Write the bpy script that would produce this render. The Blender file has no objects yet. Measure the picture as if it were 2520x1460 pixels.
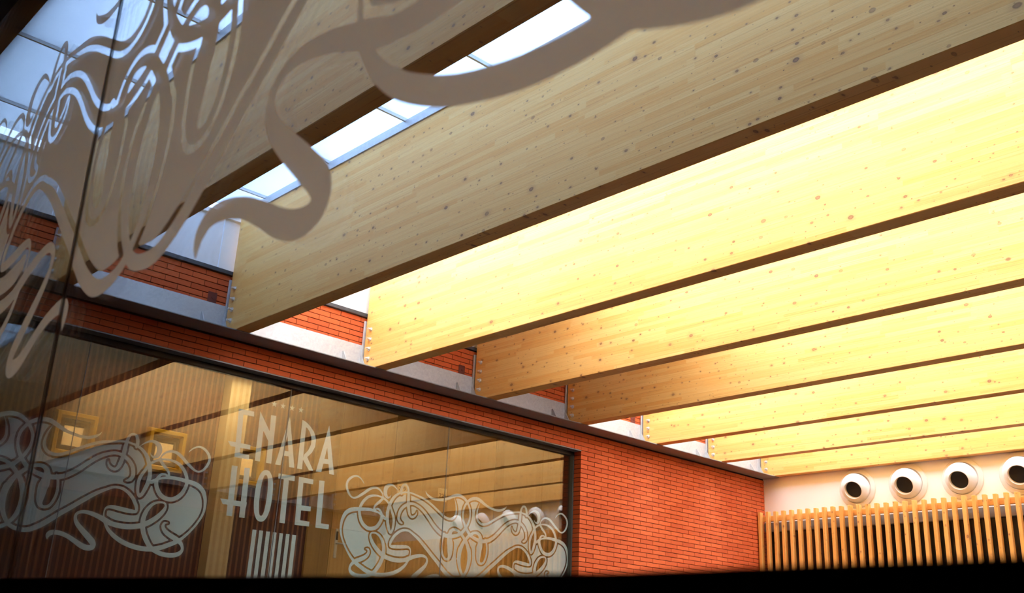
import bpy, bmesh, math, random
import numpy as np
from mathutils import Matrix, Vector
from mathutils.geometry import tessellate_polygon
random.seed(7)
C = bpy.context.scene.collection
S = bpy.context.scene
ZC = 1.6            # height of the camera above the atrium floor

# ------------------------------------------------------------------ camera, sky, sun, exposure
cam_d = bpy.data.cameras.new('camera'); cam = bpy.data.objects.new('camera', cam_d); C.objects.link(cam)
RX = Vector((0.68826484, 0.72407183, 0.04484973)); RY = Vector((-0.2180592, 0.26544708, -0.93914218)); RZ = Vector((-0.69191162, 0.63659865, 0.34058841))
M = Matrix((RX, -RY, -RZ)).transposed().to_4x4(); M.translation = (8.36, 0.0, ZC); cam.matrix_world = M
cam_d.sensor_width = 36.0; cam_d.lens = 36.0 * 2482.6 / 2520.0
cam_d.clip_start = 0.02; cam_d.clip_end = 200
cam_d.dof.use_dof = True; cam_d.dof.focus_distance = 7.0; cam_d.dof.aperture_fstop = 5.6
S.camera = cam
S.view_settings.view_transform = 'Standard'; S.view_settings.look = 'None'; S.view_settings.gamma = 1.0
S.view_settings.use_curve_mapping = False; S.view_settings.exposure = 0.0
S.cycles.max_bounces = 12; S.cycles.diffuse_bounces = 6; S.cycles.glossy_bounces = 6; S.cycles.transmission_bounces = 8
S.cycles.transparent_max_bounces = 24; S.cycles.use_denoising = True
S.cycles.sample_clamp_indirect = 12.0; S.cycles.caustics_reflective = False; S.cycles.caustics_refractive = False
W = bpy.data.worlds.new('sky'); S.world = W; W.use_nodes = True
bg = W.node_tree.nodes['Background']; bg.inputs[0].default_value = (0.55, 0.80, 1.36, 1); bg.inputs[1].default_value = 7.4
sun_d = bpy.data.lights.new('sun', 'SUN'); sun_d.energy = 96.0; sun_d.color = (1.0, 0.94, 0.88); sun_d.angle = 0.02
sun = bpy.data.objects.new('sun', sun_d); C.objects.link(sun)
sun.rotation_euler = Vector((-1.21, 0.905, -1.0)).to_track_quat('-Z', 'Y').to_euler(); sun.location = (6, -8, 12)
for lx, ly, le, lc in ((-1.45, 3.9, 13, (1.0, 0.66, 0.36)), (-1.5, 5.05, 22, (1.0, 0.88, 0.60)), (-1.1, 7.2, 3.5, (1.0, 0.72, 0.40)), (-1.1, 10.6, 1, (1.0, 0.70, 0.38))):
    ld = bpy.data.lights.new('corridor_light', 'AREA'); ld.shape = 'RECTANGLE'; ld.size = 0.5; ld.size_y = 1.2; ld.energy = le; ld.color = lc
    lo = bpy.data.objects.new('corridor_light', ld); C.objects.link(lo); lo.location = (lx, ly, ZC + 2.86)

ld = bpy.data.lights.new('corridor_light', 'AREA'); ld.size = 0.35; ld.energy = 16; ld.color = (1.0, 0.72, 0.40)
lo = bpy.data.objects.new('corridor_light', ld); C.objects.link(lo); lo.location = (-.55, 9.7, ZC + 0.75); lo.rotation_euler = Vector((-1.0, -1.0, 0.05)).to_track_quat('-Z', 'Z').to_euler()  # added fill, hidden behind the pier to brighten the oak doors

# ------------------------------------------------------------------ node helpers and materials
class NT:
    def __init__(s, name):
        s.m = bpy.data.materials.new(name); s.m.use_nodes = True; s.t = s.m.node_tree; s.t.nodes.clear()
        s.out = s.t.nodes.new('ShaderNodeOutputMaterial')
    def n(s, typ, **kw):
        o = s.t.nodes.new(typ)
        for k, v in kw.items():
            if k.startswith('i'):
                key = k[1:]; key = int(key) if key.isdigit() else key
                s.set(o.inputs[key], v)
            else: setattr(o, k, v)
        return o
    def set(s, sock, v):
        if hasattr(v, 'links') or hasattr(v, 'is_output'): s.t.links.new(v, sock)
        else: sock.default_value = v
    def math(s, op, a, b=0.0, c=0.0):
        o = s.t.nodes.new('ShaderNodeMath'); o.operation = op
        for i, v in enumerate((a, b, c)): s.set(o.inputs[i], v)
        return o.outputs[0]
    def comb(s, x, y, z):
        o = s.t.nodes.new('ShaderNodeCombineXYZ')
        for i, v in enumerate((x, y, z)): s.set(o.inputs[i], v)
        return o.outputs[0]
    def mix(s, f, a, b, mode='MIX'):
        o = s.t.nodes.new('ShaderNodeMix'); o.data_type = 'RGBA'; o.blend_type = mode
        s.set(o.inputs[0], f); s.set(o.inputs[6], a); s.set(o.inputs[7], b); return o.outputs[2]
    def ramp(s, f, lo, hi):
        o = s.t.nodes.new('ShaderNodeMapRange'); o.interpolation_type = 'SMOOTHSTEP'
        s.set(o.inputs[0], f); s.set(o.inputs[1], lo); s.set(o.inputs[2], hi); return o.outputs[0]
    def noise(s, vec, scale, detail=3.0):
        o = s.t.nodes.new('ShaderNodeTexNoise'); s.set(o.inputs['Vector'], vec); o.inputs['Scale'].default_value = scale; o.inputs['Detail'].default_value = detail
        return o.outputs['Fac']
    def surf(s, sh): s.t.links.new(sh, s.out.inputs[0]); return s.m
    def bsdf(s, col, rough=0.6, metal=0.0, bump=None, bs=0.2, spec=0.5):
        b = s.t.nodes.new('ShaderNodeBsdfPrincipled'); s.set(b.inputs['Base Color'], col); s.set(b.inputs['Roughness'], rough); s.set(b.inputs['Metallic'], metal)
        b.inputs['Specular IOR Level'].default_value = spec
        if bump is not None:
            u = s.t.nodes.new('ShaderNodeBump'); u.inputs['Strength'].default_value = bs; u.inputs['Distance'].default_value = 0.01
            s.t.links.new(bump, u.inputs['Height']); s.t.links.new(u.outputs[0], b.inputs['Normal'])
        return s.surf(b.outputs[0])
    def xyz(s, kind='Object'):
        t = s.t.nodes.new('ShaderNodeTexCoord'); q = s.t.nodes.new('ShaderNodeSeparateXYZ'); s.t.links.new(t.outputs[kind], q.inputs[0]); return q.outputs

def c4(*c): return (c[0], c[1], c[2], 1.0)
def flat(name, col, rough=0.6, metal=0.0, var=0.06, scale=6.0, spec=0.5):
    t = NT(name); co = t.n('ShaderNodeTexCoord').outputs['Object']; f = t.noise(co, scale, 4.0)
    return t.bsdf(t.mix(f, c4(*[v * (1 - var) for v in col]), c4(*[min(1, v * (1 + var)) for v in col])), rough, metal, f, 0.05, spec)

def wood(name, pale, deep, knotc, lam, seglen, knots=1.0, axis='X'):
    t = NT(name); x, y, z = t.xyz()
    if axis == 'Z': x, z = z, x
    rnd = t.n('ShaderNodeObjectInfo').outputs['Random']
    x = t.math('ADD', x, t.math('MULTIPLY', rnd, 61.0)); zz = t.math('ADD', t.math('ADD', z, t.math('MULTIPLY', y, 0.37)), t.math('MULTIPLY', rnd, 7.0))
    zl = t.math('DIVIDE', zz, lam); li = t.math('FLOOR', zl); lf = t.math('FRACT', zl)
    wn = t.n('ShaderNodeTexWhiteNoise', noise_dimensions='1D'); t.set(wn.inputs['W'], li)
    seg = t.math('FLOOR', t.math('ADD', t.math('DIVIDE', x, seglen), t.math('MULTIPLY', wn.outputs[0], 9.0)))
    w2 = t.n('ShaderNodeTexWhiteNoise', noise_dimensions='2D'); t.set(w2.inputs['Vector'], t.comb(li, seg, 0.0)); br = w2.outputs[0]
    gr = t.noise(t.comb(t.math('ADD', t.math('MULTIPLY', x, 1.3), t.math('MULTIPLY', br, 40.0)), t.math('MULTIPLY', zz, 70.0), 0.0), 1.0, 5.0)
    f = t.math('ADD', t.math('MULTIPLY', br, 0.42), t.math('MULTIPLY', gr, 0.70))
    col = t.mix(t.ramp(f, 0.25, 0.95), c4(*pale), c4(*deep))
    st = t.noise(t.comb(t.math('ADD', t.math('MULTIPLY', x, 0.9), t.math('MULTIPLY', br, 90.0)), t.math('MULTIPLY', zz, 150.0), 5.0), 1.0, 2.0)
    col = t.mix(t.math('MULTIPLY', t.ramp(st, 0.58, 0.72), 0.46), col, c4(deep[0] * 0.62, deep[1] * 0.52, deep[2] * 0.5))
    line = t.math('LESS_THAN', lf, 0.035)
    col = t.mix(t.math('MULTIPLY', line, 0.26), col, c4(0.30, 0.17, 0.07))
    if knots > 0:
        warp = t.math('MULTIPLY', t.math('SUBTRACT', gr, 0.5), 0.05)
        for sc, px, r0, r1, prob, full in ((6.6, 0.70, 0.020, 0.095, 0.72, True), (11.0, 0.72, 0.02, 0.095, 0.45, True), (17.0, 0.8, 0.03, 0.075, 0.35, False)):
            v = t.n('ShaderNodeTexVoronoi', voronoi_dimensions='2D', feature='F1'); t.set(v.inputs['Vector'], t.comb(t.math('MULTIPLY', x, px), zz, 0.0)); v.inputs['Scale'].default_value = sc
            q = t.n('ShaderNodeSeparateColor'); t.t.links.new(v.outputs['Color'], q.inputs[0])
            rad = t.math('ADD', r0, t.math('MULTIPLY', t.math('POWER', q.outputs[0], 2.0), r1 - r0))
            on = t.math('LESS_THAN', q.outputs[1], prob * knots)
            rel = t.math('DIVIDE', t.math('ADD', v.outputs['Distance'], warp), rad)
            if full:
                ha = t.math('MULTIPLY', t.ramp(rel, 3.4, 0.8), t.math('MULTIPLY', on, t.math('GREATER_THAN', q.outputs[2], 0.35)))
                col = t.mix(t.math('MULTIPLY', ha, 0.34), col, c4(0.46, 0.25, 0.10))
            kf = t.math('MULTIPLY', t.ramp(rel, 1.2, 0.8), on)
            core = t.mix(t.ramp(rel, 0.35, 0.95), c4(knotc[0] * 1.9, knotc[1] * 1.9, knotc[2] * 1.8), c4(*knotc))
            col = t.mix(t.math('MULTIPLY', kf, t.math('ADD', 0.50, t.math('MULTIPLY', q.outputs[2], 0.42))), col, core)
    return t.bsdf(col, 0.55, 0.0, gr, 0.10, 0.3)

def glass(name, ior, tint):
    t = NT(name); g = t.n('ShaderNodeNewGeometry')
    io = t.math('ADD', t.math('MULTIPLY', g.outputs['Backfacing'], 1.0 / ior - ior), ior)
    fr = t.n('ShaderNodeFresnel'); t.set(fr.inputs[0], io)
    tr = t.n('ShaderNodeBsdfTransparent'); tr.inputs[0].default_value = c4(*tint)
    gl = t.n('ShaderNodeBsdfGlossy'); gl.inputs['Roughness'].default_value = 0.0; gl.inputs[0].default_value = c4(0.96, 0.96, 0.94)
    m = t.n('ShaderNodeMixShader'); t.set(m.inputs[0], fr.outputs[0]); t.set(m.inputs[1], tr.outputs[0]); t.set(m.inputs[2], gl.outputs[0])
    return t.surf(m.outputs[0])

def film(name, col, trans, clear):
    t = NT(name); d = t.n('ShaderNodeBsdfDiffuse'); d.inputs[0].default_value = c4(*col)
    l = t.n('ShaderNodeBsdfTranslucent'); l.inputs[0].default_value = c4(*col)
    p = t.n('ShaderNodeBsdfTransparent')
    m = t.n('ShaderNodeMixShader'); m.inputs[0].default_value = trans; t.set(m.inputs[1], d.outputs[0]); t.set(m.inputs[2], l.outputs[0])
    k = t.n('ShaderNodeMixShader'); k.inputs[0].default_value = clear; t.set(k.inputs[1], m.outputs[0]); t.set(k.inputs[2], p.outputs[0])
    return t.surf(k.outputs[0])

def brickmat():
    t = NT('brick_red'); o = t.n('ShaderNodeObjectInfo').outputs['Random']; g = t.n('ShaderNodeNewGeometry').outputs['Random Per Island']
    r = t.math('FRACT', t.math('ADD', o, t.math('MULTIPLY', g, 7.31)))
    co = t.n('ShaderNodeTexCoord').outputs['Object']; f = t.noise(co, 30.0, 4.0)
    col = t.mix(r, c4(0.56, 0.098, 0.026), c4(0.72, 0.150, 0.042)); col = t.mix(t.math('MULTIPLY', f, 0.35), col, c4(0.40, 0.075, 0.025))
    return t.bsdf(col, 0.8, 0.0, f, 0.10, 0.25)

def stripes(name, base, stripe, pitch, wid, axis=1):
    t = NT(name); q = t.xyz(); u = t.math('FRACT', t.math('DIVIDE', q[axis], pitch)); d = t.math('ABSOLUTE', t.math('SUBTRACT', u, 0.5))
    f = t.math('SUBTRACT', 1.0, t.ramp(d, wid * 0.5 - 0.04, wid * 0.5 + 0.04)); co = t.n('ShaderNodeTexCoord').outputs['Object']
    n = t.noise(co, 25.0, 3.0)
    return t.bsdf(t.mix(t.math('MULTIPLY', f, t.math('ADD', 0.55, t.math('MULTIPLY', n, 0.5))), c4(*base), c4(*stripe)), 0.75)

def galv():
    t = NT('galvanised_steel'); co = t.n('ShaderNodeTexCoord').outputs['Object']
    v = t.n('ShaderNodeTexVoronoi'); t.set(v.inputs['Vector'], co); v.inputs['Scale'].default_value = 60.0
    q = t.n('ShaderNodeSeparateColor'); t.t.links.new(v.outputs['Color'], q.inputs[0])
    n = t.noise(co, 5.0, 5.0)
    f = t.math('ADD', t.math('MULTIPLY', q.outputs[0], 0.35), t.math('MULTIPLY', n, 0.65))
    return t.bsdf(t.mix(f, c4(0.42, 0.44, 0.46), c4(0.66, 0.68, 0.69)), t.math('ADD', 0.42, t.math('MULTIPLY', n, 0.2)), 0.35)

def panelmat():
    t = NT('opal_roof_panel'); co = t.n('ShaderNodeTexCoord').outputs['Object']; n = t.noise(co, 3.0, 3.0)
    col = t.mix(n, c4(0.84, 0.90, 0.93), c4(0.90, 0.95, 0.97))
    l = t.n('ShaderNodeBsdfTranslucent'); t.set(l.inputs[0], col)
    r = t.n('ShaderNodeBsdfRefraction'); r.inputs['IOR'].default_value = 1.3; r.inputs['Roughness'].default_value = 0.5; r.inputs[0].default_value = c4(0.95, 0.96, 0.96)
    m = t.n('ShaderNodeMixShader'); m.inputs[0].default_value = 0.45; t.set(m.inputs[1], l.outputs[0]); t.set(m.inputs[2], r.outputs[0])
    return t.surf(m.outputs[0])

def brickflat():
    t = NT('far_brick'); q = t.xyz(); b = t.n('ShaderNodeTexBrick'); t.set(b.inputs['Vector'], t.comb(q[1], q[2], 0.0)); b.inputs['Scale'].default_value = 1.0
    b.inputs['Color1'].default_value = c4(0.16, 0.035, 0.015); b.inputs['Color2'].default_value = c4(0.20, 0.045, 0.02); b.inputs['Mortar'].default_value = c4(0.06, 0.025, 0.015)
    b.inputs['Mortar Size'].default_value = 0.004; b.inputs['Brick Width'].default_value = 0.25; b.inputs['Row Height'].default_value = 0.055
    return t.bsdf(b.outputs[0], 0.8)

MAT = {}
MAT['beam'] = wood('glulam_spruce', (0.93, 0.59, 0.205), (0.85, 0.44, 0.105), (0.17, 0.085, 0.04), 0.0405, 0.85)
MAT['slat'] = wood('larch_slat', (0.95, 0.56, 0.17), (0.84, 0.43, 0.10), (0.22, 0.08, 0.03), 0.09, 2.5, 0.8, 'Z')
MAT['oak'] = wood('light_oak', (0.50, 0.29, 0.09), (0.40, 0.215, 0.06), (0.3, 0.15, 0.05), 0.12, 3.0, 0.0, 'Z')
MAT['door'] = wood('oak_door', (0.80, 0.48, 0.16), (0.68, 0.37, 0.11), (0.3, 0.15, 0.05), 0.12, 3.0, 0.0, 'Z'); MAT['brick'] = brickmat(); MAT['farbrick'] = brickflat()  # door oak is lighter than the panelling to stand in for daylight there
MAT['mortar'] = flat('dark_mortar', (0.055, 0.022, 0.014), 0.9)
MAT['galv'] = galv()
MAT['flange'] = flat('dark_grey_steel', (0.27, 0.27, 0.265), 0.55, 0.1)  # whole flange an even, darker grey than the galvanised web
MAT['bolt'] = flat('zinc_bolt', (0.75, 0.76, 0.75), 0.3, 0.7)
MAT['black'] = flat('black_frame', (0.012, 0.012, 0.014), 0.45)
MAT['lintel'] = flat('grey_lintel', (0.20, 0.20, 0.20), 0.5, 0.3)
MAT['rail'] = flat('charcoal_rail', (0.05, 0.055, 0.065), 0.5, 0.2)
MAT['white'] = flat('white_plaster', (0.95, 0.94, 0.92), 0.8, 0.0, 0.02)
MAT['wpanel'] = flat('white_panel', (0.82, 0.85, 0.88), 0.5, 0.0, 0.02)
MAT['nozzle'] = flat('white_enamel', (0.86, 0.85, 0.83), 0.35, 0.0, 0.02)
MAT['hole'] = flat('dark_duct', (0.012, 0.010, 0.009), 0.7)
MAT['panel'] = panelmat()
t = NT('panel_underside'); p_ = t.n('ShaderNodeBsdfTransparent'); MAT['panelclear'] = t.surf(p_.outputs[0])
MAT['glass'] = glass('window_glass', 2.05, (0.90, 0.91, 0.88))
MAT['fglass'] = glass('near_glass', 1.55, (0.985, 0.988, 0.985))
MAT['film'] = film('frosted_film', (0.82, 0.96, 0.94), 0.06, 0.08)
MAT['nfilm'] = film('grey_frosted_film', (0.82, 0.90, 0.84), 0.95, 0.0)
MAT['wall_in'] = stripes('maroon_stripe_wallpaper', (0.060, 0.009, 0.010), (0.30, 0.115, 0.05), 0.066, 0.36)
MAT['pillar'] = stripes('tan_stripe_wallpaper', (0.62, 0.40, 0.18), (0.78, 0.56, 0.28), 0.075, 0.5)
MAT['dark'] = flat('dark_room', (0.020, 0.016, 0.014), 0.8)
MAT['sill'] = flat('dark_sill', (0.010, 0.007, 0.006), 0.6)
MAT['floor'] = flat('dark_stone', (0.10, 0.075, 0.06), 0.5)
MAT['carpet'] = flat('dark_carpet', (0.10, 0.03, 0.03), 0.95)
MAT['cream'] = flat('cream_ceiling', (0.62, 0.55, 0.42), 0.9)
MAT['gold'] = flat('gold_leaf', (0.90, 0.43, 0.03), 0.4, 0.2, 0.35, 40.0)
MAT['mat'] = flat('dark_mount', (0.09, 0.055, 0.03), 0.7)
MAT['steel'] = flat('brushed_steel', (0.78, 0.70, 0.56), 0.35, 0.35)
MAT['brass'] = flat('pale_brass', (0.95, 0.74, 0.38), 0.4, 0.1)
MAT['ink'] = flat('dark_ink', (0.05, 0.03, 0.02), 0.6)
MAT['joint'] = flat('copper_brown_sealant', (0.48, 0.27, 0.16), 0.4, 0.2)
MAT['shadesheet'] = flat('warm_bounce_sheet', (0.62, 0.36, 0.12), 0.6)  # orange chosen to bounce warm light onto the darkened beam ends
t = NT('mirror_silver'); g_ = t.n('ShaderNodeBsdfGlossy'); g_.inputs['Roughness'].default_value = 0.02; g_.inputs[0].default_value = c4(0.85, 0.82, 0.75); MAT['mirror'] = t.surf(g_.outputs[0])

# ------------------------------------------------------------------ geometry helpers
class MB:
    """collects simple shapes; build() links them as ONE mesh object"""
    def __init__(s): s.b = bmesh.new()
    def box(s, x0, x1, y0, y1, z0, z1, rot=None, bev=0.0):
        r = bmesh.ops.create_cube(s.b, size=1.0); vs = r['verts']
        for v in vs: v.co = Vector(((x0 + x1) / 2 + v.co.x * (x1 - x0), (y0 + y1) / 2 + v.co.y * (y1 - y0), (z0 + z1) / 2 + v.co.z * (z1 - z0)))
        if rot: bmesh.ops.transform(s.b, matrix=rot, verts=vs)
        if bev > 0:
            es = list({e for v in vs for e in v.link_edges}); bmesh.ops.bevel(s.b, geom=es, offset=bev, segments=1, affect='EDGES')
        return s
    def cyl(s, r, h, M, n=16, r2=None, caps=True):
        bmesh.ops.create_cone(s.b, cap_ends=caps, segments=n, radius1=r, radius2=r if r2 is None else r2, depth=h, matrix=M); return s
    def prism(s, pts, off):
        vs = [s.b.verts.new(p) for p in pts]; f = s.b.faces.new(vs); r = bmesh.ops.extrude_face_region(s.b, geom=[f])
        bmesh.ops.translate(s.b, vec=off, verts=[e for e in r['geom'] if isinstance(e, bmesh.types.BMVert)]); return s
    def lathe(s, prof, M, n=40):
        rings = []
        for r, h in prof: rings.append([s.b.verts.new(M @ Vector((r * math.cos(2 * math.pi * k / n), r * math.sin(2 * math.pi * k / n), h))) for k in range(n)])
        for a, b in zip(rings[:-1], rings[1:]):
            for k in range(n): s.b.faces.new((a[k], a[(k + 1) % n], b[(k + 1) % n], b[k]))
        return s
    def mesh(s, name, mat, smooth=False):
        bmesh.ops.recalc_face_normals(s.b, faces=s.b.faces); me = bpy.data.meshes.new(name); s.b.to_mesh(me); s.b.free()
        me.materials.append(mat)
        if smooth:
            for p in me.polygons: p.use_smooth = True
        return me
    def build(s, name, mat, parent=None, smooth=False): return link(name, s.mesh(name, mat, smooth), parent)

def link(name, me, parent=None, loc=None):
    o = bpy.data.objects.new(name, me); C.objects.link(o)
    if parent: o.parent = parent
    if loc is not None: o.location = loc
    return o
def empty(name, loc=(0, 0, 0)):
    o = bpy.data.objects.new(name, None); C.objects.link(o); o.location = loc; o.empty_display_size = 0.1; return o
def thing(o, label, cat, group=None):
    o['label'] = label; o['category'] = cat
    if group: o['group'] = group
    return o
def structure(o, label=None):
    o['kind'] = 'structure'
    if label: o['label'] = label
    return o
def copy_part(o, parent, loc=None):
    c = o.copy(); C.objects.link(c); c.parent = parent
    if loc is not None: c.location = loc
    return c
Z = lambda z: z + ZC
def rotto(d): return Vector(d).to_track_quat('Z', 'Y').to_matrix().to_4x4()

LETTERS= {'E': [[(4437, 2116), (4490, 2116), (4512, 1663), (4460, 1662)], [(4437, 2116), (4599, 2117), (4602, 2071), (4440, 2066)], [(4372, 1799), (4606, 1800), (4609, 1758), (4408, 1755)], [(4457, 1704), (4608, 1706), (4609, 1662), (4460, 1662)]], 'N': [[(4662, 2134), (4788, 1962), (4780, 2119), (4837, 2123), (4848, 1662), (4792, 1662), (4786, 1868), (4720, 1956), (4726, 1664), (4672, 1663)]], 'A': [[(4987, 2147), (4988, 1989), (4947, 1663), (4890, 1662)], [(4987, 2147), (5102, 1663), (5044, 1662), (4982, 1975)], [(4965, 1809), (5062, 1806), (5071, 1762), (4960, 1760)]], 'R': [[(5129, 2141), (5178, 2077), (5188, 1663), (5132, 1662)], [(5129, 2141), (5173, 2126), (5219, 2098), (5277, 2045), (5307, 1980), (5307, 1907), (5277, 1839), (5230, 1789), (5315, 1668), (5266, 1665), (5185, 1758), (5190, 1805), (5233, 1855), (5256, 1918), (5254, 1984), (5225, 2039), (5197, 2066), (5178, 2077)]], 'A2': [[(5441, 2146), (5447, 1931), (5407, 1668), (5346, 1666)], [(5441, 2146), (5557, 1665), (5502, 1666), (5445, 1924)], [(5417, 1803), (5511, 1808), (5523, 1764), (5408, 1755)]], 'H': [[(4447, 1584), (4505, 1584), (4518, 1130), (4461, 1130)], [(4578, 1583), (4633, 1586), (4645, 1131), (4589, 1130)], [(4377, 1272), (4648, 1275), (4647, 1227), (4410, 1226)]], 'O': ['ring', [(4782, 1596), (4827, 1586), (4865, 1534), (4895, 1448), (4902, 1335), (4882, 1206), (4853, 1139), (4822, 1118), (4783, 1127), (4752, 1163), (4726, 1245), (4717, 1399), (4732, 1529), (4754, 1574)], [(4804, 1549), (4823, 1524), (4836, 1477), (4845, 1395), (4841, 1271), (4832, 1199), (4818, 1171), (4799, 1187), (4786, 1230), (4776, 1303), (4771, 1422), (4776, 1506), (4787, 1538)]], 'T': [[(4938, 1586), (5119, 1586), (5121, 1538), (4941, 1538)], [(5002, 1547), (5058, 1548), (5069, 1132), (5011, 1132)]], 'E2': [[(5164, 1587), (5218, 1588), (5234, 1133), (5176, 1133)], [(5164, 1587), (5329, 1585), (5329, 1538), (5166, 1537)], [(5218, 1323), (5333, 1324), (5335, 1279), (5220, 1275)], [(5178, 1183), (5336, 1181), (5336, 1135), (5176, 1133)]], 'L': [[(5396, 1587), (5457, 1590), (5468, 1135), (5409, 1134)], [(5414, 1182), (5561, 1181), (5559, 1135), (5411, 1134)]]}
BARS= [[(4742, 1037), (4783, 1039)], [(4813, 1038), (4852, 1041)], [(4885, 1038), (4925, 1040)], [(4956, 1037), (4995, 1039)], [(5027, 1037), (5064, 1040)], [(5097, 1039), (5136, 1042)], [(5165, 1038), (5207, 1040)]]
STARS= [(4801, 2232), (4896, 2232), (4999, 2232), (5099, 2232)]
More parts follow.
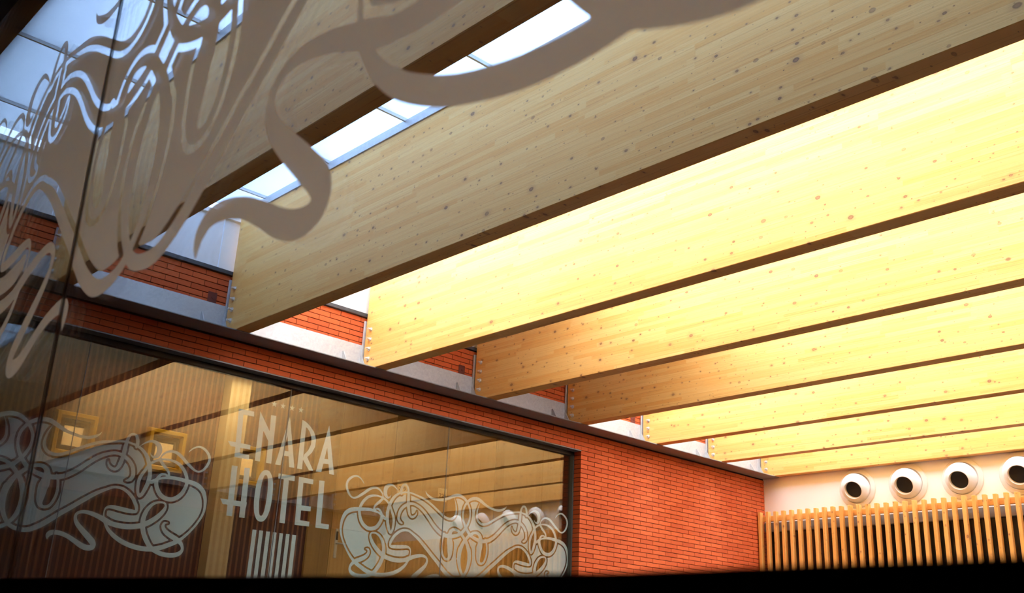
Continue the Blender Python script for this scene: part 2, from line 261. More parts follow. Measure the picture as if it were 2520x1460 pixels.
RIBS= {'main': [(594, 1672, 2), (580, 1649, 13), (547, 1626, 24), (489, 1605, 26), (418, 1603, 25), (328, 1619, 27), (258, 1644, 32), (204, 1670, 36), (151, 1688, 37), (102, 1687, 36), (56, 1673, 33), (13, 1645, 30), (-21, 1605, 27), (-45, 1558, 25), (-53, 1504, 23), (-47, 1451, 24), (-29, 1405, 27), (-3, 1360, 32), (32, 1317, 35), (61, 1290, 36), (93, 1273, 36), (135, 1257, 37), (185, 1244, 39), (240, 1239, 40), (297, 1245, 40), (357, 1264, 39), (415, 1299, 38), (468, 1341, 36), (524, 1394, 34), (591, 1451, 32), (656, 1490, 29), (725, 1514, 26), (767, 1515, 26), (803, 1506, 30), (841, 1489, 32), (877, 1462, 34), (906, 1423, 35), (920, 1383, 34), (921, 1345, 33), (904, 1316, 30), (879, 1303, 19), (863, 1300, 4)], 'loopC': [(192, 1657, 2), (167, 1604, 12), (152, 1546, 20), (152, 1491, 25), (176, 1447, 27), (215, 1426, 27), (262, 1423, 26), (323, 1442, 25), (413, 1493, 24), (506, 1545, 24), (602, 1586, 23), (707, 1610, 19), (772, 1622, 18), (816, 1624, 17), (867, 1619, 18), (929, 1601, 22), (980, 1570, 28), (1018, 1528, 34), (1045, 1474, 37), (1061, 1424, 37), (1069, 1377, 37), (1066, 1328, 37), (1054, 1279, 37), (1039, 1236, 34), (1023, 1203, 31), (1005, 1192, 28), (988, 1222, 26), (981, 1268, 28), (982, 1321, 30), (994, 1365, 30), (1017, 1407, 27), (1039, 1449, 24), (1062, 1479, 22), (1098, 1506, 22), (1136, 1522, 19), (1175, 1532, 17), (1227, 1535, 19), (1281, 1526, 24), (1326, 1507, 28), (1363, 1476, 31), (1390, 1441, 32), (1409, 1399, 32), (1416, 1356, 32), (1407, 1315, 34), (1387, 1269, 37), (1352, 1229, 38), (1299, 1201, 37), (1242, 1202, 38), (1193, 1224, 39), (1161, 1261, 38), (1141, 1301, 37), (1137, 1334, 34), (1145, 1364, 29), (1155, 1383, 24), (1173, 1400, 22), (1197, 1405, 19), (1219, 1400, 16), (1244, 1391, 12)], 'arch': [(0, 1222, 35), (35, 1259, 34), (71, 1290, 31), (123, 1314, 29), (171, 1317, 32), (207, 1295, 42), (222, 1258, 53), (220, 1214, 69), (216, 1169, 77), (208, 1164, 77), (206, 1115, 74), (204, 1066, 61), (206, 1032, 45), (220, 1007, 33), (246, 998, 25), (276, 1008, 24), (299, 1035, 24), (315, 1076, 24), (324, 1122, 24), (323, 1176, 23), (312, 1229, 22), (306, 1246, 18), (292, 1271, 5)], 'outer': [(3, 1232, 38), (-21, 1197, 40), (-40, 1165, 44), (-55, 1129, 49), (-63, 1120, 53), (-74, 1051, 53), (-68, 981, 45), (-47, 913, 35), (-16, 863, 31), (15, 831, 31), (51, 813, 32), (94, 806, 34), (136, 806, 36), (180, 819, 39), (244, 855, 42), (306, 902, 42), (373, 959, 40), (454, 1021, 38), (541, 1090, 37), (630, 1157, 33), (700, 1198, 27), (714, 1204, 24), (753, 1225, 23), (794, 1236, 22), (853, 1231, 25), (912, 1202, 29), (959, 1161, 31), (969, 1145, 32), (992, 1110, 31), (1002, 1079, 28), (997, 1057, 24), (958, 1055, 34), (899, 1059, 37), (835, 1066, 36), (782, 1070, 28), (748, 1059, 19), (734, 1035, 13), (735, 994, 14), (746, 954, 19), (768, 916, 25), (798, 879, 30), (848, 839, 36), (917, 803, 38), (983, 781, 39), (1059, 766, 41), (1133, 762, 41), (1206, 770, 41), (1278, 791, 40), (1339, 819, 39), (1396, 846, 36), (1433, 872, 29), (1478, 913, 24), (1522, 963, 20), (1565, 1023, 20), (1600, 1088, 21), (1618, 1154, 24), (1614, 1227, 30), (1601, 1271, 35), (1577, 1314, 40), (1531, 1349, 42), (1477, 1367, 40), (1433, 1374, 37), (1379, 1380, 33), (1304, 1386, 30), (1237, 1382, 27), (1193, 1372, 19), (1159, 1360, 19), (1131, 1348, 25), (1108, 1331, 32), (1092, 1320, 29)], 'squig': [(321, 751, 2), (318, 777, 26), (327, 799, 39), (358, 814, 38), (411, 811, 35), (473, 794, 35), (528, 768, 38), (599, 732, 44), (652, 721, 45), (687, 734, 44), (683, 766, 49), (641, 805, 49), (581, 855, 44), (529, 903, 35), (508, 944, 27), (511, 974, 24), (534, 994, 25), (578, 1002, 30), (635, 994, 35), (695, 977, 39), (756, 954, 44), (812, 934, 41), (885, 925, 43), (957, 927, 44), (1028, 939, 43), (1084, 957, 44), (1142, 992, 44), (1199, 1040, 41), (1241, 1093, 34), (1256, 1136, 21), (1237, 1162, 17), (1188, 1162, 19), (1141, 1140, 25), (1104, 1097, 33), (1081, 1042, 40), (1075, 985, 42), (1085, 926, 42), (1107, 873, 42), (1141, 821, 41), (1185, 775, 38), (1240, 748, 37), (1303, 733, 39), (1374, 733, 38), (1433, 749, 37), (1464, 780, 29), (1463, 813, 27), (1437, 848, 36), (1391, 874, 43), (1330, 900, 41), (1282, 930, 36), (1260, 965, 29), (1270, 995, 20), (1300, 998, 3)], 'stem': [(689, 1445, 2), (694, 1418, 14), (718, 1391, 23), (753, 1380, 25), (783, 1401, 29), (799, 1449, 36), (809, 1503, 37), (813, 1561, 36), (818, 1615, 31), (827, 1662, 26), (846, 1692, 22), (872, 1701, 21), (897, 1687, 26), (912, 1651, 31), (914, 1617, 31), (910, 1597, 24)], 'curlA': [(936, 1606, 2), (978, 1642, 12), (1024, 1667, 19), (1070, 1665, 31), (1109, 1636, 46), (1118, 1594, 48), (1109, 1558, 40), (1082, 1536, 24), (1056, 1544, 12), (1038, 1570, 2)], 'curlB': [(1140, 1529, 12), (1152, 1565, 16), (1190, 1600, 19), (1229, 1612, 21), (1283, 1606, 27), (1330, 1580, 29), (1384, 1538, 29), (1445, 1496, 23), (1491, 1476, 17), (1528, 1482, 17), (1566, 1514, 22), (1593, 1567, 25), (1595, 1613, 26), (1571, 1655, 25), (1527, 1686, 22), (1482, 1696, 17), (1436, 1678, 13), (1403, 1649, 10), (1388, 1627, 2)], 'small': [(1135, 1525, 24), (1173, 1485, 29), (1207, 1456, 27), (1232, 1431, 21), (1243, 1394, 19)]}
FILL= [(-5, 1630), (21, 1653), (56, 1673), (102, 1687), (151, 1688), (190, 1659), (167, 1604), (152, 1546), (152, 1491), (176, 1447), (215, 1426), (262, 1423), (323, 1442), (413, 1493), (506, 1545), (602, 1586), (707, 1610), (772, 1622), (816, 1624), (867, 1619), (929, 1601), (980, 1570), (1018, 1528), (1045, 1460), (1017, 1407), (994, 1365), (982, 1321), (981, 1268), (988, 1222), (1005, 1192), (1023, 1203), (1039, 1236), (1054, 1279), (1080, 1321), (1131, 1343), (1141, 1301), (1161, 1261), (1193, 1224), (1242, 1202), (1299, 1201), (1352, 1229), (1387, 1269), (1407, 1315), (1414, 1365), (1433, 1374), (1477, 1367), (1531, 1349), (1577, 1314), (1601, 1271), (1614, 1227), (1618, 1154), (1600, 1088), (1565, 1023), (1522, 963), (1478, 913), (1433, 872), (1396, 846), (1339, 819), (1278, 791), (1206, 770), (1173, 787), (1141, 821), (1107, 873), (1085, 926), (1080, 953), (1028, 939), (957, 927), (885, 925), (812, 934), (753, 946), (735, 994), (734, 1035), (748, 1059), (782, 1070), (835, 1066), (899, 1059), (958, 1055), (997, 1057), (1002, 1079), (992, 1110), (969, 1145), (959, 1161), (912, 1202), (853, 1231), (794, 1236), (753, 1225), (714, 1204), (700, 1198), (630, 1157), (541, 1090), (454, 1021), (373, 959), (306, 902), (244, 855), (180, 819), (136, 806), (94, 806), (51, 813), (15, 831), (43, 854), (68, 890), (95, 941), (107, 1004), (94, 1070), (67, 1134), (27, 1181), (-1, 1224), (53, 1286), (-2, 1358), (33, 1406), (53, 1459), (52, 1523), (34, 1580)]
HOLES= [[(1093, 990), (1099, 1040), (1124, 1097), (1162, 1138), (1237, 1144), (1207, 1082), (1151, 1027)], [(242, 1237), (299, 1245), (316, 1173), (312, 1179), (311, 1125), (297, 1074), (272, 1026), (244, 1007), (230, 1021), (235, 1090), (243, 1159)], [(107, 1289), (150, 1301), (180, 1296), (198, 1259), (156, 1270)]]

# ------------------------------------------------------------------ scrollwork film (drawn once, in metres: u across, z height above the eye)
CUR_H = 0.004
def crom(P, n=6):
    P = np.asarray(P, float); Q = np.vstack([2 * P[0] - P[1], P, 2 * P[-1] - P[-2]]); out = []
    for i in range(1, len(Q) - 2):
        a, b, c, d = Q[i - 1], Q[i], Q[i + 1], Q[i + 2]
        for k in range(n):
            s = k / n; out.append(.5 * ((2 * b) + (-a + c) * s + (2 * a - 5 * b + 4 * c - d) * s * s + (-a + 3 * b - 3 * c + d) * s ** 3))
    out.append(P[-1]); return np.array(out)
def polysd(x, y, P):
    ins = np.zeros(x.shape, bool); dm = np.full(x.shape, 1e9)
    for i in range(len(P)):
        a = P[i]; b = P[(i + 1) % len(P)]; xi = (b[0] - a[0]) * (y - a[1]) / (b[1] - a[1] + 1e-12) + a[0]
        ins ^= ((a[1] > y) != (b[1] > y)) & (x < xi)
        v = b - a; s = np.clip(((x - a[0]) * v[0] + (y - a[1]) * v[1]) / (v @ v + 1e-12), 0, 1)
        dm = np.minimum(dm, np.hypot(x - a[0] - s * v[0], y - a[1] - s * v[1]))
    return np.where(ins, dm, -dm)
def scroll_field():
    h = CUR_H; rs = {k: np.array(v, float) / 1000 for k, v in RIBS.items()}
    um = max(r[:, 0].max() for r in rs.values()) + .05; zz = np.concatenate([r[:, 1] for r in rs.values()])
    xs = np.arange(0, int(um / h) + 1) * h; xs = np.concatenate([-xs[:0:-1], xs]); ys = np.arange(zz.min() - .05, zz.max() + .05, h)
    X, Y = np.meshgrid(xs, ys); F0 = np.full(X.shape, -.08); m = .09
    for r in rs.values():
        Q = crom(r)
        for a, b in zip(Q[:-1], Q[1:]):
            i0, i1 = np.searchsorted(xs, [min(a[0], b[0]) - m, max(a[0], b[0]) + m]); j0, j1 = np.searchsorted(ys, [min(a[1], b[1]) - m, max(a[1], b[1]) + m])
            x = X[j0:j1, i0:i1]; y = Y[j0:j1, i0:i1]; v = b[:2] - a[:2]
            s = np.clip(((x - a[0]) * v[0] + (y - a[1]) * v[1]) / (v @ v + 1e-12), 0, 1)
            F0[j0:j1, i0:i1] = np.maximum(F0[j0:j1, i0:i1], (a[2] + (b[2] - a[2]) * s) / 2 - np.hypot(x - a[0] - s * v[0], y - a[1] - s * v[1]))
    F0 = np.maximum(F0, F0[:, ::-1])
    F1 = polysd(X, Y, np.array(FILL, float) / 1000)
    for hp in HOLES: F1 = np.minimum(F1, -polysd(X, Y, np.array(hp, float) / 1000))
    F1 = np.maximum(F1, F1[:, ::-1])
    return xs, ys, np.maximum(F0, np.minimum(F1, -(F0 + .0172)))
def contour_mesh(xs, ys, f):
    """marching squares; full cells merged into row runs. returns verts (u, z), faces"""
    verts = {}; V = []; Fc = []
    def key(k, p):
        if k not in verts: verts[k] = len(V); V.append(p)
        return verts[k]
    ny, nx = f.shape; pos = f > 0
    cnt = pos[:-1, :-1].astype(int) + pos[1:, :-1] + pos[:-1, 1:] + pos[1:, 1:]
    def ex(j, i): return key(('c', j, i), (xs[i], ys[j]))
    def hx(j, i):
        a, b = f[j, i], f[j, i + 1]; s = a / (a - b); return key(('h', j, i), (xs[i] + s * (xs[i + 1] - xs[i]), ys[j]))
    def vx(j, i):
        a, b = f[j, i], f[j + 1, i]; s = a / (a - b); return key(('v', j, i), (xs[i], ys[j] + s * (ys[j + 1] - ys[j])))
    for j in range(ny - 1):
        i = 0; row = cnt[j]
        nz = np.nonzero(row)[0]
        if len(nz) == 0: continue
        i = nz[0]
        while i <= nz[-1]:
            c = row[i]
            if c == 4:
                k = i
                while k + 1 < nx - 1 and row[k + 1] == 4: k += 1
                Fc.append((ex(j, i), ex(j, k + 1), ex(j + 1, k + 1), ex(j + 1, i))); i = k + 1; continue
            if c > 0:
                cor = [(pos[j, i], ex, j, i), (pos[j, i + 1], ex, j, i + 1), (pos[j + 1, i + 1], ex, j + 1, i + 1), (pos[j + 1, i], ex, j + 1, i)]
                edg = [lambda: hx(j, i), lambda: vx(j, i + 1), lambda: hx(j + 1, i), lambda: vx(j, i)]
                poly = []
                for q in range(4):
                    if cor[q][0]: poly.append(ex(cor[q][2], cor[q][3]))
                    if cor[q][0] != cor[(q + 1) % 4][0]: poly.append(edg[q]())
                if len(poly) >= 3: Fc.append(tuple(poly))
            i += 1
    return V, Fc
scx, scy, scf = scroll_field()
SCV, SCF = contour_mesh(scx, scy, scf)

# ------------------------------------------------------------------ setting: brick wall with ledger, clerestory, roof
GL = 0.275; ZF = 2.704; ZB = 2.716; ZT = 3.88; JY = 8.961; HEAD = 2.468; YW = 12.92; XR = 8.95
PITCH = 0.25; COURSE = 0.055
mb = MB()
mb.box(-.35, -.009, JY + .006, YW + .3, 0, Z(2.71)); mb.box(-.115, -.009, -.6, JY + .006, Z(HEAD + .006), Z(2.71))
wall_left = structure(mb.build('wall_left', MAT['mortar']), 'red brick wall with dark recessed joints around the large hotel window')
mb = MB(); mb.box(-.35, -.009, -.6, YW + .3, Z(2.71), Z(3.30))
wall_up = structure(mb.build('wall_left', MAT['mortar']), 'strip of red brick wall above the steel ledger, below the charcoal rail')

def brick_mesh(l, d, seed, h=.0485):
    r = random.Random(seed); m = MB(); m.box(-d, 0, 0, l, 0, h, bev=.0022)
    for v in m.b.verts: v.co += Vector((r.uniform(-.0007, .0007), 0, r.uniform(-.0005, .0005)))
    return m.mesh('brick', MAT['brick'])
BR = [brick_mesh(.244, .05, k) for k in range(4)]
BE = {0: brick_mesh(.244, .115, 11), 1: brick_mesh(.119, .115, 12)}
def lay(parent, cells, limit=300):
    """cells: (distance to camera, y, z, mesh)"""
    cells.sort(key=lambda c: c[0])
    for i, (d, y, z, me) in enumerate(cells[:limit]): link('brick', me, parent, (random.uniform(-.0015, .0015), y, Z(z)))
    if len(cells) > limit:
        b = bmesh.new()
        for d, y, z, me in cells[limit:]:
            n = len(b.verts); b.from_mesh(me); b.verts.ensure_lookup_table()
            bmesh.ops.translate(b, vec=(random.uniform(-.0015, .0015), y, Z(z)), verts=b.verts[n:])
        me = bpy.data.meshes.new('bricks'); b.to_mesh(me); b.free(); me.materials.append(MAT['brick'])
        o = link('distant_bricks', me, parent); o['kind'] = 'stuff'
dist = lambda y, z: math.hypot(8.36, y, z)
cells = []
for k in range(0, 5):                                       # over the window
    z = HEAD + .006 + k * COURSE
    if z + .0485 > ZF and k < 4: continue
    if k == 4: continue
    y = JY + .006 - (.125 if k % 2 == 0 else 0.0)
    while y > 1.0:
        y -= PITCH; cells.append((dist(y, z) - 3, y + .003, z, BR[random.randrange(4)]))
    if k % 2 == 0: cells.append((dist(JY, z) - 3, JY + .006 - .122, z, BE[1]))
for k in range(-30, 4):                                     # pier right of the window
    z = HEAD + .006 + k * COURSE; first = k < 0
    y = JY
    odd = (k % 2 == 0)
    w = .125 if odd else .25
    cells.append((dist(y, z), y + (.0 if first else .003), z, BE[1 if odd else 0] if first else (BE[1] if odd else BR[0]))); y += w
    while y < YW: cells.append((dist(y, z), y + .003, z, BR[random.randrange(4)])); y += PITCH
lay(wall_left, cells)
cells = []
for k in range(9, 15):
    z = HEAD + .006 + k * COURSE; y = JY + .003 + PITCH * 15 - (.125 if k % 2 == 0 else 0)
    while y > 1.2:
        y -= PITCH
        if y < YW - .2: cells.append((dist(y, z), y, z, BR[random.randrange(4)]))
lay(wall_up, cells)
for by in (4.02, 7.07, 10.02):                              # dark anchor pockets beside every second beam
    m = MB(); m.box(-.004, .006, by - .135, by - .045, Z(2.992), Z(3.095), bev=.003); m.cyl(.013, .008, Matrix.Translation((.008, by - .085, Z(3.04))) @ rotto((1, 0, 0)), 12)
    m.build('anchor_block', flat('dark_red_anchor', (0.13, 0.025, 0.014), 0.8), wall_up)

mb = MB(); mb.box(-.02, .03, -.6, YW, Z(3.297), Z(3.337), bev=.003)
trim1 = structure(mb.build('trim_1', MAT['rail']), 'charcoal metal rail between brick and white panels')
cl = structure(empty('wall_left_clerestory'), 'row of white panels above the charcoal rail')
ys = [-.6, .9, 2.42, 3.95, 5.5, 7.0, 8.5, 9.95, 11.4, YW]
for a, b in zip(ys[:-1], ys[1:]):
    m = MB(); m.box(-.06, -.02, a + .004, b - .004, Z(3.337), Z(3.90), bev=.003); m.build('white_panel', MAT['wpanel'], cl)
m = MB(); m.box(-.02, .012, -.6, YW, Z(3.855), Z(3.90)); m.build('top_trim', MAT['white'], cl)

BEAMS = [(0.89, 1.03), (2.47, 2.615), (4.075, 4.224), (5.625, 5.772), (7.14, 7.29), (8.645, 8.785), (10.08, 10.215), (11.492, 11.617), (12.79, 12.905)]
roof = structure(empty('ceiling'), 'translucent white roof panels lying across the beams')
seams = [.0, .49, 1.545, 2.61, 3.66, 4.73, 5.79, 6.85, 7.92, XR]
bays = [(-.2, .96)] + [((a[0] + a[1]) / 2, (b[0] + b[1]) / 2) for a, b in zip(BEAMS[:-1], BEAMS[1:])]
pm = {}
for bi, (a, b) in enumerate(bays):
    for x0, x1 in zip(seams[:-1], seams[1:]):
        if bi in (4, 5) and x1 < 2.0: continue
        k = (round(x1 - x0, 3), round(b - a, 3))
        if k not in pm:
            m = MB(); m.box(.004, x1 - x0 - .004, .0, b - a, 0, .016); me = m.mesh('skylight_panel', MAT['panelclear']); me.materials.append(MAT['panel']); me.polygons.foreach_set('material_index', [1 if p.normal.z > .5 else 0 for p in me.polygons]); pm[k] = me
        link('skylight_panel', pm[k], roof, (x0, a, Z(3.955)))
    m = MB()
    for x in seams[1:-1]: m.box(x - .009, x + .009, a, b, Z(3.945), Z(3.985))
    m.build('glazing_bar', MAT['wpanel'], roof)
    if bi in (4, 5):
        m = MB(); m.box(0, 1.9 if bi == 4 else 2.3, a, b, Z(3.976), Z(3.99)); m.build('added_shade_sheet', MAT['shadesheet'], roof)  # unseen sheets added to darken the left ends of two beams
for y0, y1 in BEAMS:
    m = MB(); m.box(.05, XR - .05, y0 - .012, y0 + .02, Z(ZT), Z(3.955)); m.box(.05, XR - .05, y1 - .02, y1 + .012, Z(ZT), Z(3.955)); m.build('flashing', MAT['galv'], roof)

# white end wall with nozzles, dark glazing behind the slats
mb = MB(); mb.box(-.35, XR + .1, YW, YW + .2, Z(1.965), Z(4.0)); mb.box(-.35, XR + .1, YW, YW + .2, 0, Z(.3))
wall_back = structure(mb.build('wall_back', MAT['white']), 'white plaster end wall with round air nozzles')
win3 = structure(empty('window_3'), 'dark glazing behind the timber slats')
m = MB(); m.box(0, XR, YW - .03, YW + .05, Z(1.94), Z(2.066), bev=.004); m.build('head_rail', flat('beige_metal', (.26, .22, .17), .5, .2), win3)
for k in range(6):
    m = MB(); x0 = k * XR / 6; m.box(x0 + .001, x0 + XR / 6 - .001, YW + .03, YW + .05, Z(.3), Z(1.95)); m.build('dark_pane', flat('dark_glazing', (.012, .014, .012), .12), win3)

# opposite wall, floors, rooms
mb = MB(); mb.box(XR, XR + .3, .72, YW + .3, Z(2.4), Z(5.15)); mb.box(XR, XR + .3, .72, YW + .3, 0, Z(.2)); wall_right = structure(mb.build('wall_right', MAT['farbrick']), 'red brick wall opposite, seen only as a reflection')  # upper part is an added parapet to shade the right beam ends
mb = MB(); mb.box(XR + .12, XR + .16, .72, YW + .3, Z(.2), Z(2.4)); w4 = structure(mb.build('window_4', flat('dark_glazing_band', (.02, .014, .012), .15)), 'dark window band in the opposite brick wall')
mb = MB(); mb.box(-.35, XR + .3, .5, YW + .3, -.1, 0); structure(mb.build('floor', MAT['floor']))
cw = MB(); cw.box(-2.2, -2.04, -2, YW + .3, Z(.1), Z(3.1)); corr = structure(cw.build('wall_corridor', MAT['wall_in']), 'maroon corridor wall with tan stripes behind the hotel window')
for a in ((-2.2, -.115, -2.1, -2, Z(.1), Z(3.1)), (-2.2, -.36, YW + .3, YW + .4, Z(.1), Z(3.1))):
    m = MB(); m.box(*a); structure(m.build('wall_corridor', MAT['wall_in']))
m = MB(); m.box(-2.2, -.1, -2, YW + .3, Z(.1), Z(.2)); structure(m.build('floor', MAT['carpet']))
m = MB(); m.box(-2.2, -.10, -2, YW + .3, Z(2.95), Z(3.1)); m.box(-.2, -.115, -2, YW + .3, Z(2.46), Z(2.95)); structure(m.build('ceiling', MAT['cream']))
m = MB(); m.box(-.115, -.009, -2, 8.5, 0, Z(.22)); structure(m.build('wall_left', MAT['mortar']))
m = MB(); m.box(-.115, -.009, -2, -.6, Z(.2), Z(3.4)); structure(m.build('wall_left', MAT['mortar']))

# dark room around the camera; unseen upper storey added to shade near roof panels
m = MB()
m.box(-.1, 16, .56, .79, Z(2.3), Z(7.75)); m.box(-.1, 11, .56, .72, 0, Z(-.3)); m.box(-.12, .3, .56, .72, 0, Z(2.4)); m.box(9.6, 16, .56, .79, 0, Z(2.4))
structure(m.build('wall_front', MAT['dark']), 'dark wall around the near window with an added storey that shades the roof')
m = MB(); m.box(0, 16, -3.2, -3, 0, Z(7.7)); m.box(-.1, .0, -3.2, .6, 0, Z(7.7)); m.box(16, 16.1, -3.2, .6, 0, Z(7.7)); structure(m.build('wall_rear', MAT['dark']))
m = MB(); m.box(-.1, 16.1, -3.2, .6, -.1, 0); structure(m.build('floor', MAT['dark']))
m = MB(); m.box(-.1, 16.1, -3.2, .6, Z(2.4), Z(2.5)); m.box(-.1, 16.1, -3.2, .6, Z(7.6), Z(7.7)); structure(m.build('ceiling', MAT['dark']))

# ------------------------------------------------------------------ hotel window in the brick wall
win = structure(empty('window_1'), 'large hotel window in the brick wall with frosted scrolls and lettering')
m = MB(); m.box(-.112, .004, 0.9, JY, Z(HEAD - .008), Z(HEAD + .004)); m.build('lintel_plate', MAT['lintel'], win)
m = MB(); m.box(-.165, -.112, .9, JY, Z(HEAD - .055), Z(HEAD - .008)); m.build('head_frame', MAT['black'], win)
m = MB(); m.box(-.165, -.112, JY - .022, JY, Z(.2), Z(HEAD - .055)); m.build('jamb_frame', flat('grey_green_frame', (.06, .075, .07), .45), win)
m = MB(); m.box(-.165, -.112, .9, JY, Z(.2), Z(.27)); m.build('bottom_frame', MAT['black'], win)
GX0, GX1 = -.158, -.148
pe = [0.93, 2.985, 4.965, 6.985, JY - .012]
for a, b in zip(pe[:-1], pe[1:]):
    m = MB(); m.box(GX0, GX1, a + .003, b - .003, Z(.25), Z(HEAD - .04)); m.build('glass_pane', MAT['glass'], win)
for y in pe[1:-1]:
    m = MB(); m.box(GX0, GX1, y - .0028, y + .0028, Z(.25), Z(HEAD - .04)); m.build('pane_joint', flat('clear_sealant', (.16, .17, .17), .3), win)
FX = GX0 - .0008
def film_mesh(name, cy, su=1.0, sv=1.0, mat='film'):
    me = bpy.data.meshes.new(name); me.from_pydata([(0.0, u * su, (z - 1.2) * sv) for u, z in SCV], [], SCF); me.materials.append(MAT[mat]); return me
fm = film_mesh('scroll_film', 0)
UC = 2.6229
for cy, lab in ((UC, 'frosted scroll ornament left of the lettering'), (2 * 4.97 - UC, 'frosted scroll ornament right of the lettering')):
    o = link('scroll_film', fm, win, (FX, cy, Z(1.2))); o['label'] = lab
def poly_mesh(name, polys, mat, x=0.0, th=0.0006):
    vs, fs = [], []
    for p in polys:
        loops = p if isinstance(p[0][0], (tuple, list)) else [p]
        pts = [Vector((x, a / 1000, Z(b / 1000))) for lp in loops for a, b in lp]; n = len(vs)
        tri = tessellate_polygon([[Vector((0, a / 1000, b / 1000)) for a, b in lp] for lp in loops])
        vs += pts; fs += [tuple(n + i for i in tr) for tr in tri]
    me = bpy.data.meshes.new(name); me.from_pydata(vs, [], fs); me.materials.append(mat); return me
for k, polys in LETTERS.items():
    pl = [[polys[1], polys[2]]] if polys[0] == 'ring' else polys
    xo = 0.0
    if polys[0] == 'ring':
        o_, i_ = polys[1], polys[2]
        def rs(P, n=52):
            P = np.array(P + [P[0]], float); Q = crom(np.vstack([P[-2], P, P[1]]), 8)[8:-8]; return Q
        A_, B_ = rs(o_), rs(i_)
        c_ = np.array(i_, float).mean(0); sc_ = (np.array(o_, float).max(0) - np.array(o_, float).min(0)) / 2; cc_ = (np.array(o_, float).max(0) + np.array(o_, float).min(0)) / 2
        si_ = (np.array(i_, float).max(0) - np.array(i_, float).min(0)) / 2; ci_ = (np.array(i_, float).max(0) + np.array(i_, float).min(0)) / 2
        vs, fs = [], []
        for q in range(64):
            an = 2 * math.pi * q / 64; c, s = math.cos(an), math.sin(an); e = 0.86
            c, s = math.copysign(abs(c) ** e, c), math.copysign(abs(s) ** e, s)
            vs.append((0, (cc_[0] + sc_[0] * c) / 1000, Z((cc_[1] + sc_[1] * s) / 1000))); vs.append((0, (ci_[0] + si_[0] * c) / 1000, Z((ci_[1] + si_[1] * s) / 1000)))
            j = (q + 1) % 64; fs.append((2 * q, 2 * j, 2 * j + 1, 2 * q + 1))
        me = bpy.data.meshes.new('letter'); me.from_pydata(vs, [], fs); me.materials.append(MAT['film'])
        link('letter', me, win, (FX, 0, 0)); continue
    # one face set per letter: the bars of a letter share the film plane, so merge them through the field contour
    P = [np.array(p, float) / 1000 for p in pl]; al = np.concatenate(P); h = .003
    gx = np.arange(al[:, 0].min() - .02, al[:, 0].max() + .02, h); gy = np.arange(al[:, 1].min() - .02, al[:, 1].max() + .02, h); X, Y = np.meshgrid(gx, gy)
    f = np.full(X.shape, -1.0)
    for p in P: f = np.maximum(f, polysd(X, Y, p))
    V_, F_ = contour_mesh(gx, gy, f); me = bpy.data.meshes.new('letter'); me.from_pydata([(0, u, Z(z)) for u, z in V_], [], F_); me.materials.append(MAT['film'])
    link('letter', me, win, (FX, 0, 0))
for (a, za), (b, zb) in BARS: link('film_bar', poly_mesh('film_bar', [[(a, 1039), (b, 1039), (b, 430), (a, 430)]], MAT['film']), win, (FX, 0, 0))
for sy, sz in STARS:
    pts = []
    for q in range(10):
        an = math.pi / 2 + q * math.pi / 5; r = 32 if q % 2 == 0 else 13; pts.append((sy + r * math.cos(an), sz + r * math.sin(an)))
    link('film_star', poly_mesh('film_star', [pts], MAT['film']), win, (FX, 0, 0))

# ------------------------------------------------------------------ near window the camera looks through
nw = structure(empty('window_2', (6.603, .6428, Z(0))), 'near window with a grey frosted scroll film across its upper left')
nw.rotation_euler = (0, 0, -.0634)
me = bpy.data.meshes.new('scroll_film'); me.from_pydata([(u * 1.0693, 0, (z - 1.2) + 1.0325 - .0514 * u) for u, z in SCV], [], SCF); me.materials.append(MAT['nfilm'])
o = link('scroll_film', me, nw, (0, .0070, 0)); o['label'] = 'grey frosted scroll ornament on the near pane'
jb, jt = -.322, -.440                                       # the joint leans a little
for a, b in (((-6.2, -6.2), (jb - .0035, jt - .0035)), ((jb + .0035, jt + .0035), (3.0, 3.0))):
    for y in (0.0, .018):
        m = MB(); m.prism([(a[0], y, -.1), (b[0], y, -.1), (b[1], y, 2.35), (a[1], y, 2.35)], (0, .006, 0)); m.build('glass_pane', MAT['fglass'], nw)
m = MB(); m.prism([(jb - .0035, 0, -.1), (jb + .0035, 0, -.1), (jt + .0035, 0, 2.35), (jt - .0035, 0, 2.35)], (0, .006, 0)); m.build('pane_joint', MAT['joint'], nw)
m = MB(); m.prism([(-6.3, -.09, -.35), (3.1, -.09, -.35), (3.1, -.09, .062), (1.598, -.09, .0512), (1.355, -.09, .0525), (1.14, -.09, .058), (-.016, -.09, .089), (-6.3, -.09, .26)], (0, .15, 0)); m.build('sill_rail', MAT['sill'], nw)

# ------------------------------------------------------------------ steel ledgers
def ledger(x, sgn, label, full=True):
    e = empty('steel_ledger', (x, 0, Z(ZF))); thing(e, label, 'steel angle', 'steel ledgers carrying the beams')
    bx = lambda a, b: (min(sgn * a, sgn * b), max(sgn * a, sgn * b))
    m = MB(); m.box(*bx(.004, .015), .8, YW - .01, 0, .286, bev=.002); m.build('web', MAT['galv'] if sgn > 0 else MAT['lintel'], e)
    m = MB(); m.box(*bx(.004, GL), .8, YW - .01, 0, .012, bev=.003); m.build('flange', MAT['flange'] if sgn > 0 else MAT['lintel'], e)
    for y0, y1 in BEAMS:
        for gy in (y0 - .235, y0 - .016, y1 + .008):
            if gy > YW - .03 or gy < .8: continue
            m = MB(); m.prism([(sgn * .012, gy, .012), (sgn * .125, gy, .012), (sgn * .125, gy, .022), (sgn * .035, gy, .172), (sgn * .012, gy, .172)], (0, .008, 0)); m.build('gusset', MAT['galv'], e)
    return e
ledger(0, 1, 'long galvanised steel angle bolted along the brick wall under the beam ends')
ledger(XR, -1, 'matching steel angle on the opposite wall, seen only as a reflection')

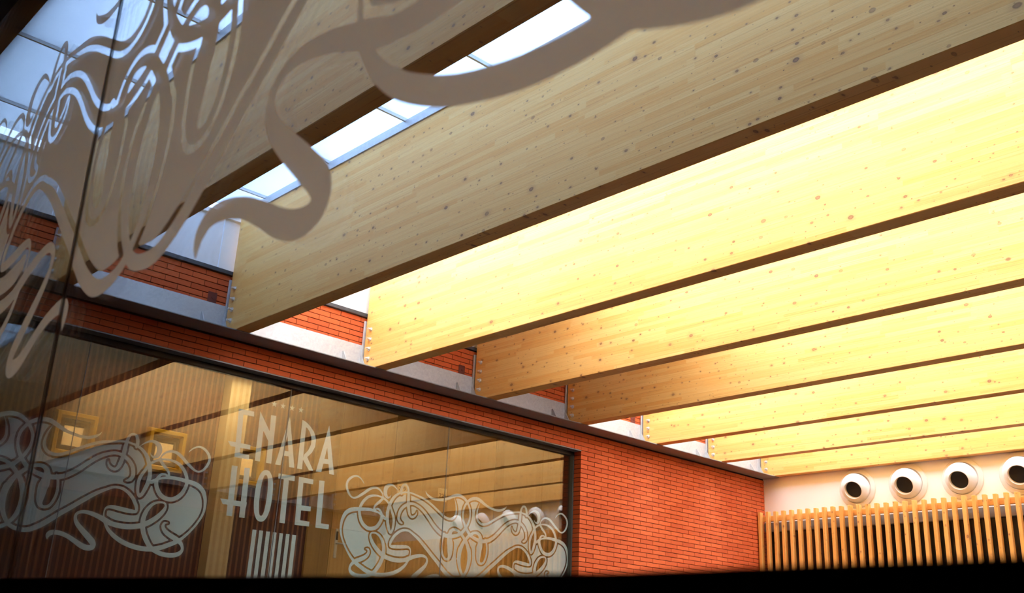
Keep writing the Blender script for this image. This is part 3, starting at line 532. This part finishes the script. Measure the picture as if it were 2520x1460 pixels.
# ------------------------------------------------------------------ beams
BL = ['roof beam nearest the camera, a black diagonal in the top left corner', 'roof beam second from the camera, seen behind the large grey scroll film',
 'third roof beam, the widest greyish one lit by bluish daylight', 'fourth roof beam, first bright yellow one behind the greyish beam',
 'fifth roof beam, bright yellow with a deep orange left end', 'sixth roof beam, bright yellow with a dark orange shaded left end',
 'seventh roof beam, bright yellow, third from the white end wall', 'eighth roof beam, pale yellow, second from the white end wall', 'last roof beam lying against the white end wall above the air nozzles']
X0, X1 = .052, XR - .052
bm_cache = {}
def timber(w):
    m = MB(); m.box(0, X1 - X0, 0, w, 0, ZT - ZB, bev=.004); return m.mesh('timber', MAT['beam'])
boltm = MB(); boltm.cyl(.023, .004, Matrix.Translation((0, -.002, 0)) @ rotto((0, 1, 0)), 20); boltm.cyl(.017, .015, Matrix.Translation((0, -.011, 0)) @ rotto((0, 1, 0)), 6); boltm.cyl(.0095, .034, Matrix.Translation((0, -.025, 0)) @ rotto((0, 1, 0)), 12)
boltm = boltm.mesh('bolt', MAT['bolt'])
platem = {}
for (y0, y1), lab in zip(BEAMS, BL):
    e = empty('glulam_girder', (X0, y0, Z(ZB))); thing(e, lab, 'beam', 'roof beams over the atrium')
    link('timber', timber(y1 - y0), e)
    for side in (0, 1):
        for bz in (.11, .217, .319, .424):
            b = link('bolt', boltm, e, (.088 if side == 0 else X1 - X0 - .088, 0, bz))
        m = MB(); xa = -.038 if side == 0 else X1 - X0 + .022; m.box(xa, xa + .016, -.010, y1 - y0 + .010, .0, .535, bev=.002)
        xb = -.022 if side == 0 else X1 - X0 - .0; m.box(xb, xb + .022, .03, y1 - y0 - .03, .0, .535)
        m.build('end_plate', MAT['galv'], e)

# ------------------------------------------------------------------ air nozzles, slats
TILT = Vector((.10, -1, -.42)).normalized(); c0 = Vector((0, -.045, 0))
def nozzle(parent_loc, label):
    e = empty('air_nozzle', parent_loc); thing(e, label, 'air vent', 'round air nozzles on the white end wall')
    return e
fl = MB(); fl.lathe([(.265, 0), (.265, .012), (.255, .020), (.222, .022), (.214, .030), (.205, .030), (.200, .0)], rotto((0, -1, 0)), 56); flm = fl.mesh('flange_ring', MAT['nozzle'], True)
MT = Matrix.Translation(c0) @ rotto(TILT)
prof = [(.2005, .0), (.199, .02), (.190, .052), (.175, .078), (.155, .098), (.136, .110), (.124, .120), (.119, .122), (.115, .118), (.113, .05)]
bl = MB(); bl.lathe(prof, MT, 56); blm = bl.mesh('ball', MAT['nozzle'], True)
ho = MB(); ho.cyl(.114, .002, MT @ Matrix.Translation((0, 0, .055)), 40); hom = ho.mesh('dark_bore', MAT['hole'])
ORD = ['first', 'second', 'third', 'fourth', 'fifth', 'sixth', 'seventh', 'eighth']
for k in range(8):
    e = nozzle((1.485 + .722 * k, YW, Z(2.447)), '%s round white air nozzle from the brick wall' % ORD[k])
    link('flange_ring', flm, e); bo = link('ball', blm, e); link('dark_bore', hom, bo)
sl = empty('slat_screen', (0, 12.70, Z(0))); thing(sl, 'screen of upright orange timber slats below the white air nozzles', 'slat screen')
sm = MB(); sm.box(-.0225, .0225, 0, .07, -1.25, 2.195, bev=.003); sm = sm.mesh('slat', MAT['slat'])
n = 0; x = .045
while x < XR - .03:
    link('slat', sm, sl, (x, random.uniform(-.002, .002), random.uniform(-.004, .003))); x += .1283
wr = wood('larch_rail', (0.90, 0.50, 0.15), (0.76, 0.37, 0.09), (0.22, 0.08, 0.03), 0.09, 2.5, 0.6)
for z0 in (2.066, .35):
    m = MB(); m.box(.0, XR, .071, .115, z0, z0 + .078, bev=.003); m.build('cross_rail', wr, sl)

# ------------------------------------------------------------------ corridor behind the hotel window
m = MB(); m.box(-2.04, -1.86, 5.20, 5.445, Z(.2), Z(2.95), bev=.004); structure(m.build('pillar', MAT['pillar']), 'tan striped pillar between the second and third gold framed mirror')
PX = -2.0
pan = structure(empty('wall_corridor_panelling'), 'light oak wall panelling with doors')
pj = [6.48, 6.80, 7.64, 8.55, 9.38, 10.3, 11.2, 12.1, 13.1]
for a, b in zip(pj[:-1], pj[1:]):
    if (a, b) in ((6.80, 7.64), (8.55, 9.38)): continue
    m = MB(); m.box(-2.04, PX, a + .002, b - .002, Z(.2), Z(2.95), bev=.002)
    m.build('oak_panel', MAT['oak'], pan)
for k, (a, b) in enumerate(((6.80, 7.64), (8.55, 9.38))):
    d = empty('door_%d' % (k + 1), (PX, a, Z(.2))); structure(d, 'light oak door with a long steel handle plate, %s' % ('left of the room plate 219' if k == 0 else 'right of the room plate 220'))
    m = MB(); m.box(-.035, -.004, .004, b - a - .004, .005, 2.745, bev=.002); m.build('leaf', MAT['door'], d)
    m = MB(); m.box(-.006, .006, .065, .105, .86, 1.20, bev=.005); m.build('handle_plate', MAT['steel'], d)
    m = MB(); m.box(.006, .012, .073, .100, 1.07, 1.17, bev=.003); m.build('card_reader', MAT['ink'], d)
    m = MB(); m.cyl(.010, .05, Matrix.Translation((.03, .085, 1.03)) @ rotto((1, 0, 0)), 12); m.cyl(.0095, .13, Matrix.Translation((.052, .145, 1.03)) @ rotto((0, 1, 0)), 12); m.build('lever', MAT['steel'], d, True)
for txt, y, lab in (('219', 7.79, 'brass room plate 219 beside the left oak door, partly behind the scroll film'), ('220', 8.455, 'duller brass room plate 220 farther right on the oak wall')):
    e = empty('room_plate', (PX, y, Z(2.02))); thing(e, lab, 'sign', 'room number plates'); g = .078
    m = MB(); m.box(.0005, .006, -g, g, -.085, .085, bev=.002); pl_ = m.build('plate', MAT['brass'], e)
    cu = bpy.data.curves.new('digits', 'FONT'); cu.body = txt; cu.size = .078; cu.align_x = 'CENTER'; cu.align_y = 'CENTER'; cu.extrude = .0008
    to = bpy.data.objects.new('tmp', cu); C.objects.link(to); bpy.context.view_layer.update()
    me = bpy.data.meshes.new_from_object(to.evaluated_get(bpy.context.evaluated_depsgraph_get())); bpy.data.objects.remove(to)
    me.materials.clear(); me.materials.append(MAT['ink'])
    o = link('digits', me, pl_, (.0075, .002, -.015)); o.rotation_euler = (math.pi / 2, 0, math.pi / 2)
FW = .43; FH = .45
def frame_mesh(o, i, x0, x1, mat, name):
    m = MB(); pr = [(o, x0), (o, x1 * .6), (o - .012, x1), (i + .018, x1), (i, x1 * .55), (i, x0)]
    ring = []
    for d, x in pr: ring.append([m.b.verts.new((x, sy * d, sz * (d + .01))) for sy, sz in ((-1, -1), (1, -1), (1, 1), (-1, 1))])
    for a, b in zip(ring[:-1], ring[1:]):
        for k in range(4): m.b.faces.new((a[k], a[(k + 1) % 4], b[(k + 1) % 4], b[k]))
    return m.mesh(name, mat)
gm = frame_mesh(.215, .150, 0, .085, MAT['gold'], 'gold_frame'); dm = frame_mesh(.150, .098, .004, .03, MAT['mat'], 'dark_mount')
m = MB(); m.box(.006, .010, -.100, .100, -.11, .11); mm = m.mesh('mirror_glass', MAT['mirror'])
for k, lab in enumerate(('square gold framed mirror on the striped corridor wall, farthest left', 'square gold framed mirror just left of the tan pillar', 'square gold framed mirror partly behind the tan pillar and lettering')):
    e = empty('gold_mirror', (-2.04, 3.637 + .972 * k, Z(1.95))); thing(e, lab, 'mirror', 'gold framed mirrors in the corridor')
    link('gold_frame', gm, e); link('dark_mount', dm, e); link('mirror_glass', mm, e)
